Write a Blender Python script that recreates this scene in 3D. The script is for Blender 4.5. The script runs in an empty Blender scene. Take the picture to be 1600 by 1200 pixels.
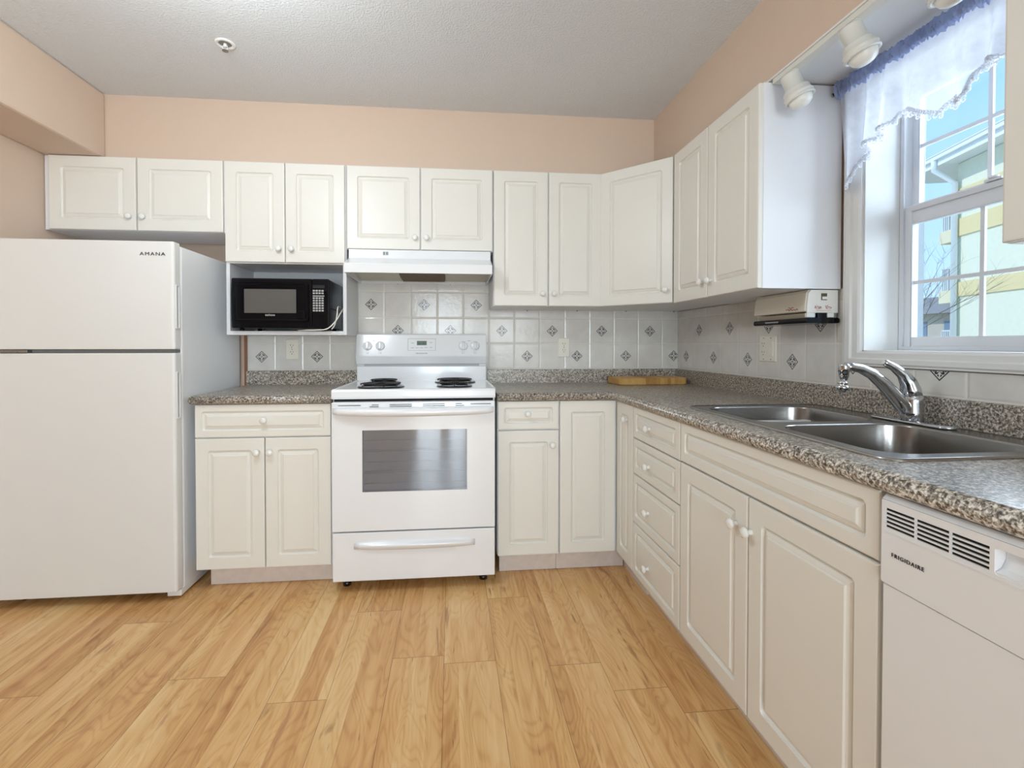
import bpy, bmesh, math, random
from math import sin, cos, pi, radians
from mathutils import Matrix, Vector
random.seed(7)
S = bpy.context.scene
COL = S.collection
# ---------------------------------------------------------------- camera, sky, light
def lin(c):
    f = lambda v: v/12.92 if v <= .04045 else ((v+.055)/1.055)**2.4
    return tuple(f(v/255) for v in c)+(1,)
cam_d = bpy.data.cameras.new('camera'); cam = bpy.data.objects.new('camera', cam_d); COL.objects.link(cam)
cam.location = (.5539, -2.9306, 1.1478)
cam.rotation_euler = (pi/2-.0151, 0, -.0977)
cam_d.sensor_width = 36; cam_d.lens = 749.04/1600*36
cam_d.shift_x = 20.5/1600; cam_d.shift_y = -51.3/1600
cam_d.clip_start = .02; cam_d.clip_end = 300
S.camera = cam
S.view_settings.view_transform = 'Standard'; S.view_settings.look = 'None'
S.view_settings.gamma = 1; S.view_settings.use_curve_mapping = False
S.view_settings.exposure = 0.09
W = bpy.data.worlds.new('sky'); S.world = W; W.use_nodes = True
nt = W.node_tree; bg = nt.nodes['Background']
tc = nt.nodes.new('ShaderNodeTexCoord'); sx = nt.nodes.new('ShaderNodeSeparateXYZ'); rp = nt.nodes.new('ShaderNodeValToRGB')
nt.links.new(tc.outputs['Generated'], sx.inputs[0]); nt.links.new(sx.outputs['Z'], rp.inputs[0]); nt.links.new(rp.outputs[0], bg.inputs[0])
rp.color_ramp.elements[0].color = (.50, .74, .95, 1); rp.color_ramp.elements[0].position = 0
rp.color_ramp.elements[1].color = (.22, .52, .92, 1); rp.color_ramp.elements[1].position = .6
bg.inputs[1].default_value = 1.3
def sun(name, rot, e, col):
    l = bpy.data.lights.new(name, 'SUN'); l.energy = e; l.color = col; l.angle = .01
    o = bpy.data.objects.new(name, l); COL.objects.link(o); o.rotation_euler = rot
def area(name, loc, rot, sx_, sy_, e, col):
    l = bpy.data.lights.new(name, 'AREA'); l.shape = 'RECTANGLE'; l.size = sx_; l.size_y = sy_; l.energy = e; l.color = col
    o = bpy.data.objects.new(name, l); COL.objects.link(o); o.location = loc; o.rotation_euler = rot
    return o
sun('sun', (radians(50), 0, radians(-115)), 2.0, (1, .97, .92))
lamp = bpy.data.lights.new('ceiling_lamp_kitchen', 'POINT'); lamp.energy = 23.5; lamp.shadow_soft_size = .16; lamp.color = (.86, .95, 1)
lo = bpy.data.objects.new('ceiling_lamp_kitchen', lamp); COL.objects.link(lo); lo.location = (-.2, -1.62, 2.10)
area('daylight_patio_pane', (.20, -5.9, 1.02), (radians(90), 0, 0), .36, 1.9, 38, (.80, .92, 1))
area('daylight_patio_side_pane', (.64, -5.9, 1.02), (radians(90), 0, 0), .26, 1.9, 28, (.80, .92, 1))
area('rear_fill_light', (1.6, -5.9, 1.5), (radians(90), 0, 0), .8, 1.1, 21, (.80, .92, 1))  # unseen fill light before the solid rear wall; no window opening there
area('daylight_window', (3.3, -1.65, 1.95), (0, radians(82), 0), 1.8, 1.8, 95, (.74, .87, 1))

# ---------------------------------------------------------------- materials
MATS = {}
def newmat(name):
    m = bpy.data.materials.new(name); m.use_nodes = True; MATS[name] = m
    n = m.node_tree.nodes; return m, m.node_tree, n['Principled BSDF']
def mat(name, rgb, rough=.5, metal=0., spec=.5, bump=0., bscale=200., var=0., vscale=8., coat=0., emit=None):
    m, t, p = newmat(name)
    c = lin(rgb)
    p.inputs['Base Color'].default_value = c; p.inputs['Roughness'].default_value = rough
    p.inputs['Metallic'].default_value = metal; p.inputs['Specular IOR Level'].default_value = spec
    p.inputs['Coat Weight'].default_value = coat; p.inputs['Coat Roughness'].default_value = .08
    if emit: p.inputs['Emission Color'].default_value = c; p.inputs['Emission Strength'].default_value = emit
    tcn = t.nodes.new('ShaderNodeTexCoord')
    nz = t.nodes.new('ShaderNodeTexNoise'); nz.inputs['Scale'].default_value = vscale; nz.inputs['Detail'].default_value = 3
    t.links.new(tcn.outputs['Object'], nz.inputs['Vector'])
    v = var or .015
    mx = t.nodes.new('ShaderNodeMix'); mx.data_type = 'RGBA'
    mx.inputs[6].default_value = tuple(x*(1-v) for x in c[:3])+(1,); mx.inputs[7].default_value = tuple(min(1, x*(1+v)) for x in c[:3])+(1,)
    t.links.new(nz.outputs['Fac'], mx.inputs[0]); t.links.new(mx.outputs[2], p.inputs['Base Color'])
    if bump:
        n2 = t.nodes.new('ShaderNodeTexNoise'); n2.inputs['Scale'].default_value = bscale; n2.inputs['Detail'].default_value = 2
        b = t.nodes.new('ShaderNodeBump'); b.inputs['Strength'].default_value = bump; b.inputs['Distance'].default_value = .004
        t.links.new(tcn.outputs['Object'], n2.inputs['Vector'])
        t.links.new(n2.outputs['Fac'], b.inputs['Height']); t.links.new(b.outputs[0], p.inputs['Normal'])
    return m
class NG:                                            # small node-graph writer
    def __init__(s, t): s.t = t
    def node(s, kind, **k):
        n = s.t.nodes.new(kind)
        for a, b in k.items(): setattr(n, a, b)
        return n
    def m(s, op, a, b=None, c=None):
        n = s.t.nodes.new('ShaderNodeMath'); n.operation = op
        for i, v in enumerate((a, b, c)):
            if v is None: continue
            if isinstance(v, (int, float)): n.inputs[i].default_value = v
            else: s.t.links.new(v, n.inputs[i])
        return n.outputs[0]
    def comb(s, x, y, z):
        n = s.t.nodes.new('ShaderNodeCombineXYZ')
        for i, v in enumerate((x, y, z)):
            if isinstance(v, (int, float)): n.inputs[i].default_value = v
            else: s.t.links.new(v, n.inputs[i])
        return n.outputs[0]
    def mix(s, f, a, b):
        n = s.t.nodes.new('ShaderNodeMix'); n.data_type = 'RGBA'
        for i, v in ((0, f), (6, a), (7, b)):
            if isinstance(v, (int, float, tuple)): n.inputs[i].default_value = v
            else: s.t.links.new(v, n.inputs[i])
        return n.outputs[2]
    def noise(s, vec, scale, detail=3, dist=0.):
        n = s.t.nodes.new('ShaderNodeTexNoise'); n.inputs['Scale'].default_value = scale; n.inputs['Detail'].default_value = detail
        n.inputs['Distortion'].default_value = dist; s.t.links.new(vec, n.inputs['Vector']); return n.outputs['Fac']
    def white(s, vec):
        n = s.t.nodes.new('ShaderNodeTexWhiteNoise'); s.t.links.new(vec, n.inputs['Vector']); return n.outputs['Value']
    def ramp(s, f, stops):
        n = s.t.nodes.new('ShaderNodeValToRGB'); e = n.color_ramp.elements
        while len(e) < len(stops): e.new(.5)
        for x, (p, c) in zip(e, stops): x.position = p; x.color = c
        s.t.links.new(f, n.inputs[0]); return n.outputs[0]
    def bump(s, h, st, dist, p):
        b = s.t.nodes.new('ShaderNodeBump'); b.inputs['Strength'].default_value = st; b.inputs['Distance'].default_value = dist
        s.t.links.new(h, b.inputs['Height']); s.t.links.new(b.outputs[0], p.inputs['Normal'])
def xyz(g):
    t = g.node('ShaderNodeTexCoord'); s = g.node('ShaderNodeSeparateXYZ'); g.t.links.new(t.outputs['Object'], s.inputs[0])
    return t.outputs['Object'], s.outputs[0], s.outputs[1], s.outputs[2]

WALL = mat('peach_paint', (217, 194, 175), .75, bump=.12, bscale=160)
CEIL = mat('stipple_ceiling', (221, 224, 228), .9, bump=.9, bscale=130, var=.05, vscale=150)
WHITE = mat('white_trim_paint', (236, 236, 234), .4)
CAB = mat('white_thermofoil', (236, 233, 225), .34, bump=.015, bscale=300)
CABIN = mat('white_melamine', (238, 238, 240), .38)
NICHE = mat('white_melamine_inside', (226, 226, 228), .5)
KICK = mat('scuffed_pale_wood', (224, 211, 202), .6, var=.12, vscale=30)
KNOB = mat('white_ceramic', (240, 239, 235), .16, coat=.3)
ENAMEL = mat('white_enamel', (240, 241, 243), .2, coat=.4)
FRIDGE = mat('fridge_textured_white', (232, 231, 228), .42, bump=.06, bscale=420)
FRSIDE = mat('fridge_side_white', (240, 242, 244), .3, bump=.05, bscale=420)
GREY = mat('grey_gasket', (128, 128, 126), .6)
BLACK = mat('black_plastic', (12, 12, 15), .22, coat=.3)
MWBLACK = mat('glossy_black_plastic', (5, 5, 11), .13, spec=.28)
DARK = mat('dark_cavity', (12, 12, 12), .8)
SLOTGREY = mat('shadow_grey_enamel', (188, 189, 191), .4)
COIL = mat('black_burner_coil', (22, 22, 24), .45, metal=.4)
CHROME = mat('chrome', (205, 208, 212), .07, metal=1)
STEEL = mat('stainless_steel', (158, 157, 155), .24, metal=1, bump=.02, bscale=500)
INK = mat('dark_print', (40, 42, 46), .5)
PALEINK = mat('grey_print', (140, 144, 148), .5)
REDINK = mat('red_print', (170, 36, 34), .5)
PLATE = mat('ivory_plastic', (246, 241, 228), .35)
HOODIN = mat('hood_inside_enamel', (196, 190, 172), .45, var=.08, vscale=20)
FILTER = mat('brown_grease_filter', (112, 92, 74), .7, bump=.5, bscale=300, var=.2, vscale=200)
BROWN = mat('brown_edge', (150, 104, 78), .6)
BEIGEP = mat('beige_plastic', (226, 218, 202), .4)
LIGHTW = mat('light_fixture_white', (228, 227, 220), .35)
BULB = mat('frosted_bulb', (244, 243, 236), .3)
VINYL = mat('window_vinyl', (232, 234, 238), .35)
VINYLG = mat('window_track_grey', (128, 138, 142), .5)
LCD = mat('lcd_green', (104, 128, 112), .25)
STUCCO = mat('pale_stucco', (226, 226, 206), .9, bump=.4, bscale=8, var=.06, vscale=6)
YBAND = mat('yellow_stucco', (226, 208, 160), .9, bump=.4, bscale=8, var=.05, vscale=6)
SOFFW = mat('exterior_white', (235, 238, 240), .6)
ROOF = mat('roof_shingle', (150, 142, 138), .9, var=.2)
RAIL = mat('balcony_rail', (215, 218, 222), .5)
BARK = mat('bare_bark', (128, 112, 102), .9, var=.2)
GRASS = mat('winter_ground', (190, 182, 160), .95, var=.2, vscale=1)
FARB = mat('far_grey_siding', (196, 188, 176), .9, var=.2, vscale=.6)
LOWW = mat('cream_stucco', (228, 218, 188), .9)
BACKWALLBOARD = mat('crumb_grey', (190, 186, 178), .6)

def make_granite():
    m, t, p = newmat('speckled_laminate'); g = NG(t); o, x, y, z = xyz(g)
    a = g.noise(o, 150, 3, .6); b = g.noise(o, 330, 2)
    f = g.m('ADD', g.m('MULTIPLY', a, .72), g.m('MULTIPLY', b, .28))
    c = g.ramp(f, [(.385, lin((52, 46, 40))), (.45, lin((112, 102, 92))), (.53, lin((172, 162, 148))), (.61, lin((224, 216, 204)))])
    t.links.new(c, p.inputs['Base Color']); p.inputs['Roughness'].default_value = .28; p.inputs['Specular IOR Level'].default_value = .9
    return m
GRANITE = make_granite()

def make_tile(name, axis, pitch, off, z0, zp, par):
    m, t, p = newmat(name); g = NG(t); o, x, y, z = xyz(g)
    h = x if axis == 'x' else y
    u = g.m('DIVIDE', g.m('SUBTRACT', h, off), pitch); v = g.m('DIVIDE', g.m('SUBTRACT', z, z0), zp)
    fu, fv = g.m('FLOOR', u), g.m('FLOOR', v)
    lu = g.m('SUBTRACT', g.m('SUBTRACT', u, fu), .5); lv = g.m('SUBTRACT', g.m('SUBTRACT', v, fv), .5)
    au, av = g.m('ABSOLUTE', lu), g.m('ABSOLUTE', lv)
    edge = g.m('MAXIMUM', au, av); grout = g.m('GREATER_THAN', edge, .484)
    # every second tile, chequered, carries the printed diamond
    par_ = g.m('MODULO', g.m('ABSOLUTE', g.m('ADD', g.m('ADD', fu, fv), 100+par)), 2.)
    has = g.m('GREATER_THAN', par_, .5)
    d = g.m('ADD', au, av)
    ring = g.m('MULTIPLY', g.m('LESS_THAN', d, .222), g.m('GREATER_THAN', d, .190))
    r = g.m('SQRT', g.m('ADD', g.m('MULTIPLY', lu, lu), g.m('MULTIPLY', lv, lv)))
    ang = g.m('ARCTAN2', lv, lu)
    pet = g.m('MULTIPLY', g.m('ABSOLUTE', g.m('SINE', g.m('MULTIPLY', ang, 2.))), .125)
    pet2 = g.m('MULTIPLY', g.m('ABSOLUTE', g.m('SINE', g.m('MULTIPLY', ang, 2.))), .075)
    flower = g.m('MULTIPLY', g.m('LESS_THAN', r, pet), g.m('GREATER_THAN', r, pet2))
    dots = g.m('MULTIPLY', g.m('MULTIPLY', g.m('LESS_THAN', d, .165), g.m('GREATER_THAN', d, .125)), g.m('GREATER_THAN', g.m('ABSOLUTE', g.m('SINE', g.m('MULTIPLY', ang, 6.))), .6))
    core = g.m('LESS_THAN', r, .022)
    ink = g.m('MULTIPLY', has, g.m('MINIMUM', 1., g.m('ADD', g.m('ADD', ring, flower), g.m('ADD', core, dots))))
    n1 = g.noise(o, 14, 4); n2 = g.noise(o, 55, 2)
    base = g.mix(n1, lin((214, 210, 204)), lin((241, 238, 232)))
    c = g.mix(ink, base, lin((62, 62, 72))); c = g.mix(grout, c, lin((240, 237, 230)))
    t.links.new(c, p.inputs['Base Color'])
    p.inputs['Roughness'].default_value = .16; p.inputs['Specular IOR Level'].default_value = .5
    hgt = g.m('ADD', g.m('MULTIPLY', n2, .35), g.m('MULTIPLY', g.m('SMOOTH_MIN', g.m('MULTIPLY', g.m('SUBTRACT', .5, edge), 22.), 1., .3), 1.))
    g.bump(hgt, .55, .003, p)
    return m
TILE_B = make_tile('tile_back', 'x', .1568, .153, .995, .1553, 0)
TILE_R = make_tile('tile_right', 'y', .1533, -.0445, .995, .1553, 0)

def make_floor():
    m, t, p = newmat('oak_laminate'); g = NG(t); o, x, y, z = xyz(g)
    u = g.m('DIVIDE', g.m('SUBTRACT', x, .711), .187); col = g.m('FLOOR', u); fu = g.m('SUBTRACT', u, col)
    rn = g.white(g.comb(col, 3.3, 0.)); v = g.m('ADD', g.m('DIVIDE', y, 1.22), g.m('MULTIPLY', rn, 5.)); row = g.m('FLOOR', v); fv = g.m('SUBTRACT', v, row)
    strip = g.m('FLOOR', g.m('ADD', g.m('MULTIPLY', fu, 2.2), g.m('MULTIPLY', g.white(g.comb(col, row, 6.2)), .5)))
    sid = g.white(g.comb(g.m('ADD', g.m('MULTIPLY', col, 3.), strip), row, 1.7))
    off = g.m('MULTIPLY', sid, 40.)
    wob = g.m('MULTIPLY', g.m('SUBTRACT', g.noise(g.comb(g.m('MULTIPLY', x, 6.), g.m('MULTIPLY', y, 2.2), off), 1., 3), .5), .045)
    xw = g.m('ADD', g.m('ADD', x, wob), off)
    n1 = g.noise(g.comb(xw, g.m('MULTIPLY', y, .07), off), 26, 5, .2)              # streaks
    n2 = g.noise(g.comb(xw, g.m('MULTIPLY', y, .2), off), 6.5, 2, .4)
    rings = g.m('POWER', g.m('ADD', g.m('MULTIPLY', g.m('SINE', g.m('MULTIPLY', n2, 150.)), .5), .5), 3.)
    fine = g.noise(g.comb(xw, g.m('MULTIPLY', y, .02), off), 190, 2)
    knots = g.noise(g.comb(xw, g.m('MULTIPLY', y, .14), off), 20, 4, 1.2)
    f = g.m('ADD', g.m('MULTIPLY', n1, .62), g.m('MULTIPLY', sid, .25))
    f = g.m('SUBTRACT', f, g.m('MULTIPLY', rings, .095)); f = g.m('ADD', f, g.m('MULTIPLY', fine, .22))
    c = g.ramp(f, [(.16, lin((172, 118, 66))), (.38, lin((206, 156, 98))), (.54, lin((226, 180, 120))), (.74, lin((240, 204, 148)))])
    kn = g.ramp(knots, [(.62, (0, 0, 0, 1)), (.72, (.6, .6, .6, 1))]); c = g.mix(kn, c, lin((140, 88, 50)))
    fleck = g.ramp(g.noise(g.comb(xw, g.m('MULTIPLY', y, .10), off), 75, 2), [(.70, (0, 0, 0, 1)), (.76, (.6, .6, .6, 1))]); c = g.mix(fleck, c, lin((112, 70, 40)))
    hue = g.white(g.comb(g.m('ADD', g.m('MULTIPLY', col, 3.), strip), row, 8.8)); c = g.mix(g.m('MULTIPLY', hue, .28), c, g.mix(.5, c, lin((226, 160, 116))))
    e1 = g.m('LESS_THAN', g.m('MINIMUM', fu, g.m('SUBTRACT', 1., fu)), .005); e2 = g.m('LESS_THAN', fv, .0018)
    c = g.mix(g.m('MULTIPLY', g.m('MAXIMUM', e1, e2), .6), c, lin((96, 60, 34)))
    t.links.new(c, p.inputs['Base Color']); p.inputs['Roughness'].default_value = .27; p.inputs['Specular IOR Level'].default_value = .4
    g.bump(f, .06, .002, p)
    return m
FLOOR = make_floor()

def make_board():
    m, t, p = newmat('butcher_block'); g = NG(t); o, x, y, z = xyz(g)
    cx = g.m('FLOOR', g.m('MULTIPLY', x, 45.)); r = g.white(g.comb(cx, 2., 0.))
    n = g.noise(g.comb(x, g.m('MULTIPLY', y, .2), z), 90, 3)
    c = g.ramp(g.m('ADD', g.m('MULTIPLY', r, .6), g.m('MULTIPLY', n, .4)), [(.1, lin((164, 116, 58))), (.5, lin((198, 152, 84))), (.9, lin((222, 180, 112)))])
    t.links.new(c, p.inputs['Base Color']); p.inputs['Roughness'].default_value = .5
    return m
BOARD = make_board()

def make_glass(name, tint, fres=1.45, rough=0.):
    m = bpy.data.materials.new(name); m.use_nodes = True; t = m.node_tree; t.nodes.remove(t.nodes['Principled BSDF'])
    a = t.nodes.new('ShaderNodeBsdfTransparent'); a.inputs[0].default_value = tint
    b = t.nodes.new('ShaderNodeBsdfGlossy'); b.inputs['Roughness'].default_value = rough
    f = t.nodes.new('ShaderNodeFresnel'); f.inputs[0].default_value = fres
    x = t.nodes.new('ShaderNodeMixShader'); t.links.new(f.outputs[0], x.inputs[0]); t.links.new(a.outputs[0], x.inputs[1]); t.links.new(b.outputs[0], x.inputs[2])
    t.links.new(x.outputs[0], t.nodes['Material Output'].inputs[0]); return m
GLASS = make_glass('window_glass', (.98, .99, 1, 1), 1.25)
OVENGLASS = make_glass('oven_glass', (.80, .81, .83, 1), 1.8, .02)
MWGLASS = make_glass('microwave_glass', (.35, .34, .33, 1), 1.5, .12)

def make_sheer(name, rgb, alpha, through=.36):
    m = bpy.data.materials.new(name); m.use_nodes = True; t = m.node_tree; t.nodes.remove(t.nodes['Principled BSDF']); g = NG(t)
    a = t.nodes.new('ShaderNodeBsdfTransparent')
    d = t.nodes.new('ShaderNodeBsdfDiffuse'); d.inputs[0].default_value = lin(rgb)
    tr = t.nodes.new('ShaderNodeBsdfTranslucent'); tr.inputs[0].default_value = lin(rgb)
    m1 = t.nodes.new('ShaderNodeMixShader'); m1.inputs[0].default_value = through
    t.links.new(d.outputs[0], m1.inputs[1]); t.links.new(tr.outputs[0], m1.inputs[2])
    m2 = t.nodes.new('ShaderNodeMixShader'); t.links.new(m1.outputs[0], m2.inputs[1]); t.links.new(a.outputs[0], m2.inputs[2])
    o, x, y, z = xyz(g); n = g.noise(o, 40, 3)
    fac = g.m('MULTIPLY', g.m('ADD', .6, g.m('MULTIPLY', n, .8)), alpha)
    t.links.new(fac, m2.inputs[0]); t.links.new(m2.outputs[0], t.nodes['Material Output'].inputs[0]); return m
SHEER = make_sheer('sheer_voile', (238, 242, 253), .30)
RUFFLE = make_sheer('blue_gathered_voile', (206, 220, 252), .34, .6)
LACE = make_sheer('lace', (246, 247, 250), .12, .72)

# ---------------------------------------------------------------- mesh builder
class MB:
    def __init__(s): s.v = []; s.f = []; s.sm = []; s.mi = []
    def add(s, vs, fs, smooth=False, mi=0):
        b = len(s.v); s.v += [tuple(q) for q in vs]
        for f in fs: s.f.append([b+i for i in f]); s.sm.append(smooth); s.mi.append(mi)
        return s
    def box(s, x0, x1, y0, y1, z0, z1, mi=0):
        return s.add([(x, y, z) for x in (x0, x1) for y in (y0, y1) for z in (z0, z1)],
                     [(0, 1, 3, 2), (4, 6, 7, 5), (0, 4, 5, 1), (2, 3, 7, 6), (0, 2, 6, 4), (1, 5, 7, 3)], mi=mi)
    def prism(s, prof, ax, a, b, mi=0, smooth=False):     # prof: 2D points; axis x: (y,z), y: (x,z), z: (x,y)
        put = {'x': lambda p, q: (q, p[0], p[1]), 'y': lambda p, q: (p[0], q, p[1]), 'z': lambda p, q: (p[0], p[1], q)}[ax]
        n = len(prof); vs = [put(p, a) for p in prof]+[put(p, b) for p in prof]
        s.add(vs, [(i, (i+1) % n, (i+1) % n+n, i+n) for i in range(n)], smooth, mi)
        return s.add(vs, [tuple(range(n)), tuple(range(2*n-1, n-1, -1))], False, mi)
    def loops(s, ls, cap0=False, cap1=True, smooth=False, mi=0, closed=True):
        n = len(ls[0]); vs = [p for l in ls for p in l]; fs = []
        for k in range(len(ls)-1):
            for i in range(n if closed else n-1):
                j = (i+1) % n; fs.append((k*n+i, k*n+j, (k+1)*n+j, (k+1)*n+i))
        s.add(vs, fs, smooth, mi)
        if cap0: s.add(ls[0], [tuple(range(n))], False, mi)
        if cap1: s.add(ls[-1], [tuple(range(n))], False, mi)
        return s
    def lathe(s, prof, c, ax, n=20, smooth=True, mi=0, cap=True):  # prof (r, h) along direction ax from c
        ax = Vector(ax).normalized(); u = ax.orthogonal().normalized(); w = ax.cross(u); c = Vector(c)
        ls = [[c+ax*h+(u*cos(2*pi*i/n)+w*sin(2*pi*i/n))*max(r, 1e-5) for i in range(n)] for r, h in prof]
        return s.loops(ls, cap, cap, smooth, mi)
    def tube(s, pts, rad, n=10, smooth=True, mi=0, flat=1.):
        pts = [Vector(p) for p in pts]; ls = []; up = None
        for i, p in enumerate(pts):
            t = (pts[min(i+1, len(pts)-1)]-pts[max(i-1, 0)]).normalized()
            if up is None: up = t.orthogonal().normalized()
            up = (up-t*up.dot(t)).normalized(); w = t.cross(up)
            r = rad[i] if isinstance(rad, (list, tuple)) else rad
            ls.append([p+(up*cos(2*pi*k/n)*flat+w*sin(2*pi*k/n))*r for k in range(n)])
        return s.loops(ls, True, True, smooth, mi)
    def torus(s, c, ax, R, r, n=14, k=6, mi=0):
        ax = Vector(ax).normalized(); u = ax.orthogonal().normalized(); w = ax.cross(u); c = Vector(c); vs = []; fs = []
        for i in range(n):
            d = u*cos(2*pi*i/n)+w*sin(2*pi*i/n)
            for j in range(k): vs.append(c+d*(R+r*cos(2*pi*j/k))+ax*r*sin(2*pi*j/k))
        for i in range(n):
            for j in range(k): fs.append((i*k+j, ((i+1) % n)*k+j, ((i+1) % n)*k+(j+1) % k, i*k+(j+1) % k))
        return s.add(vs, fs, True, mi)
    def mesh(s, name, mats, inv=None):
        me = bpy.data.meshes.new(name); vs = [inv @ Vector(v) for v in s.v] if inv else s.v
        me.from_pydata(vs, [], s.f); me.update()
        for m in (mats if isinstance(mats, (list, tuple)) else [mats]): me.materials.append(m)
        for p, sm, mi in zip(me.polygons, s.sm, s.mi): p.use_smooth = sm; p.material_index = mi
        bm = bmesh.new(); bm.from_mesh(me); bmesh.ops.remove_doubles(bm, verts=bm.verts, dist=1e-6)
        bmesh.ops.recalc_face_normals(bm, faces=bm.faces); bm.to_mesh(me); bm.free()
        return me
def obj(name, mb, mats, parent=None, bev=0., local=False, seg=2):
    inv = None
    if parent is not None and not local:
        M = wm(parent); inv = M.inverted()
    o = bpy.data.objects.new(name, mb.mesh(name, mats, inv)); COL.objects.link(o)
    if parent is not None: o.parent = parent
    if bev:
        b = o.modifiers.new('edge', 'BEVEL'); b.width = bev; b.segments = seg; b.limit_method = 'ANGLE'; b.angle_limit = radians(40)
        b.harden_normals = False
    return o
def wm(o):
    M = Matrix.Translation(o.location) @ o.rotation_euler.to_matrix().to_4x4()
    return wm(o.parent) @ M if o.parent else M
def tag(o, label, cat, group=None):
    o['label'] = label; o['category'] = cat
    if group: o['group'] = group
    return o
def thing(name, label, cat, loc=(0, 0, 0), rz=0., group=None):
    o = bpy.data.objects.new(name, None); COL.objects.link(o); o.location = loc; o.rotation_euler = (0, 0, rz); o.empty_display_size = .05
    return tag(o, label, cat, group)
def struct(name, mb, mats, parent=None, bev=0.):
    o = obj(name, mb, mats, parent, bev)
    if parent is None: o['kind'] = 'structure'
    return o
def text(name, s, size, M, material, parent, depth=.0006, sx_=1.):
    cu = bpy.data.curves.new(name, 'FONT'); cu.body = s; cu.size = size; cu.extrude = depth; cu.align_x = 'CENTER'; cu.align_y = 'CENTER'
    cu.space_character = 1.22; cu.materials.append(material)
    o = bpy.data.objects.new(name, cu); COL.objects.link(o)
    M = M @ Matrix.Diagonal((sx_, 1, 1, 1))
    bpy.context.view_layer.update()
    me = bpy.data.meshes.new_from_object(o.evaluated_get(bpy.context.evaluated_depsgraph_get()))
    bpy.data.objects.remove(o); me.name = name; o = bpy.data.objects.new(name, me); COL.objects.link(o)
    if not me.materials: me.materials.append(material)
    if parent is not None: o.parent = parent; M = wm(parent).inverted() @ M
    o.matrix_local = M
    return o
def rr(x0, x1, z0, z1, r, n=4):                       # rounded rectangle, counter-clockwise
    out = []
    for cx, cz, a in ((x1-r, z1-r, 0), (x0+r, z1-r, 90), (x0+r, z0+r, 180), (x1-r, z0+r, 270)):
        for k in range(n+1):
            t = radians(a+90*k/n); out.append((cx+r*cos(t), cz+r*sin(t)))
    return out
def plate(mb, outer, holes, put, t, pocket, mi=0, pmi=1):
    """flat plate with holes: put(u, v, d) maps to 3D (d = depth behind the front face); holes run back to a pocket floor"""
    bm = bmesh.new(); edges = []
    for lp in [outer]+holes:
        vs = [bm.verts.new((u, v, 0)) for u, v in lp]
        for i in range(len(vs)): edges.append(bm.edges.new((vs[i], vs[(i+1) % len(vs)])))
    bmesh.ops.triangle_fill(bm, use_beauty=True, edges=edges)
    bm.verts.index_update()
    mb.add([put(v.co.x, v.co.y, 0) for v in bm.verts], [[v.index for v in f.verts] for f in bm.faces], False, mi); bm.free()
    for lp, d, c in [(outer, t, False)]+[(h, pocket, True) for h in holes]:
        if c and isinstance(d, (list, tuple)): d = d[holes.index(lp)]
        a = [put(u, v, 0) for u, v in lp]; b = [put(u, v, d) for u, v in lp]
        mb.loops([a, b], False, False, False, mi)
        if c: mb.add(b, [tuple(range(len(b)))], False, pmi)
    mb.add([put(u, v, t) for u, v in outer], [tuple(range(len(outer)))], False, mi)

# ---------------------------------------------------------------- room shell
XR, XL, ZC = 1.99, -1.47, 2.415
struct('floor', MB().box(-4.7, XR+.2, -6.1, .1, -.08, 0), FLOOR)
struct('ceiling', MB().box(-4.7, XR+.2, -6.1, .1, ZC, ZC+.08), CEIL)
struct('wall_back', MB().box(XL-.1, XR+.2, 0, .1, 0, ZC), WALL)
m = MB(); m.box(XL-.1, XL, -1.15, 0, 0, ZC); m.box(-4.6, XL-.1, -1.15, -1.05, 0, ZC); m.box(-4.7, -4.6, -6.1, -1.05, 0, ZC)
struct('wall_left', m, WALL)
WY0, WY1, WZ0, WZ1 = -1.38, -1.90, 1.12, 2.04         # window opening
m = MB(); m.box(XR, XR+.2, WY0, 0, 0, ZC); m.box(XR, XR+.2, -6.1, WY1, 0, ZC); m.box(XR, XR+.2, WY1, WY0, 0, WZ0); m.box(XR, XR+.2, WY1, WY0, WZ1, ZC)
struct('wall_right', m, WALL)
m = MB(); m.box(-4.6, 0, -6.1, -6, 0, ZC); m.box(.8, XR+.2, -6.1, -6, 0, ZC); m.box(0, .8, -6.1, -6, 2.05, ZC)
struct('wall_front', m, mat('white_wall_paint', (236, 236, 236), .8))
m = MB(); m.box(0, .05, -6.07, -6.02, 0, 2.05); m.box(.75, .8, -6.07, -6.02, 0, 2.05); m.box(.37, .5, -6.07, -6.02, 0, 2.05); m.box(.05, .75, -6.07, -6.02, 2.0, 2.05)
d1 = struct('door_1', m, WHITE); struct('glass', MB().box(.05, .75, -6.05, -6.045, 0, 2.0), GLASS, d1)
ZS = 2.096
struct('trim_1', MB().box(XL, XR, -.295, 0, ZS, ZC), WALL)                     # bulkhead over the back cabinets
m = MB(); m.box(1.695, XR, -6, -.295, ZS+.006, ZC); m.box(1.6952, XR, -6, -.295, ZS, ZS+.006, mi=1)
struct('trim_2', m, [WALL, WHITE])                                            # bulkhead over the right cabinets, white underside
struct('trim_3', MB().box(XL, -1.195, -1.6, -.295, ZS-.006, ZC), WALL, bev=.012)  # bulkhead along the left wall

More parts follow.
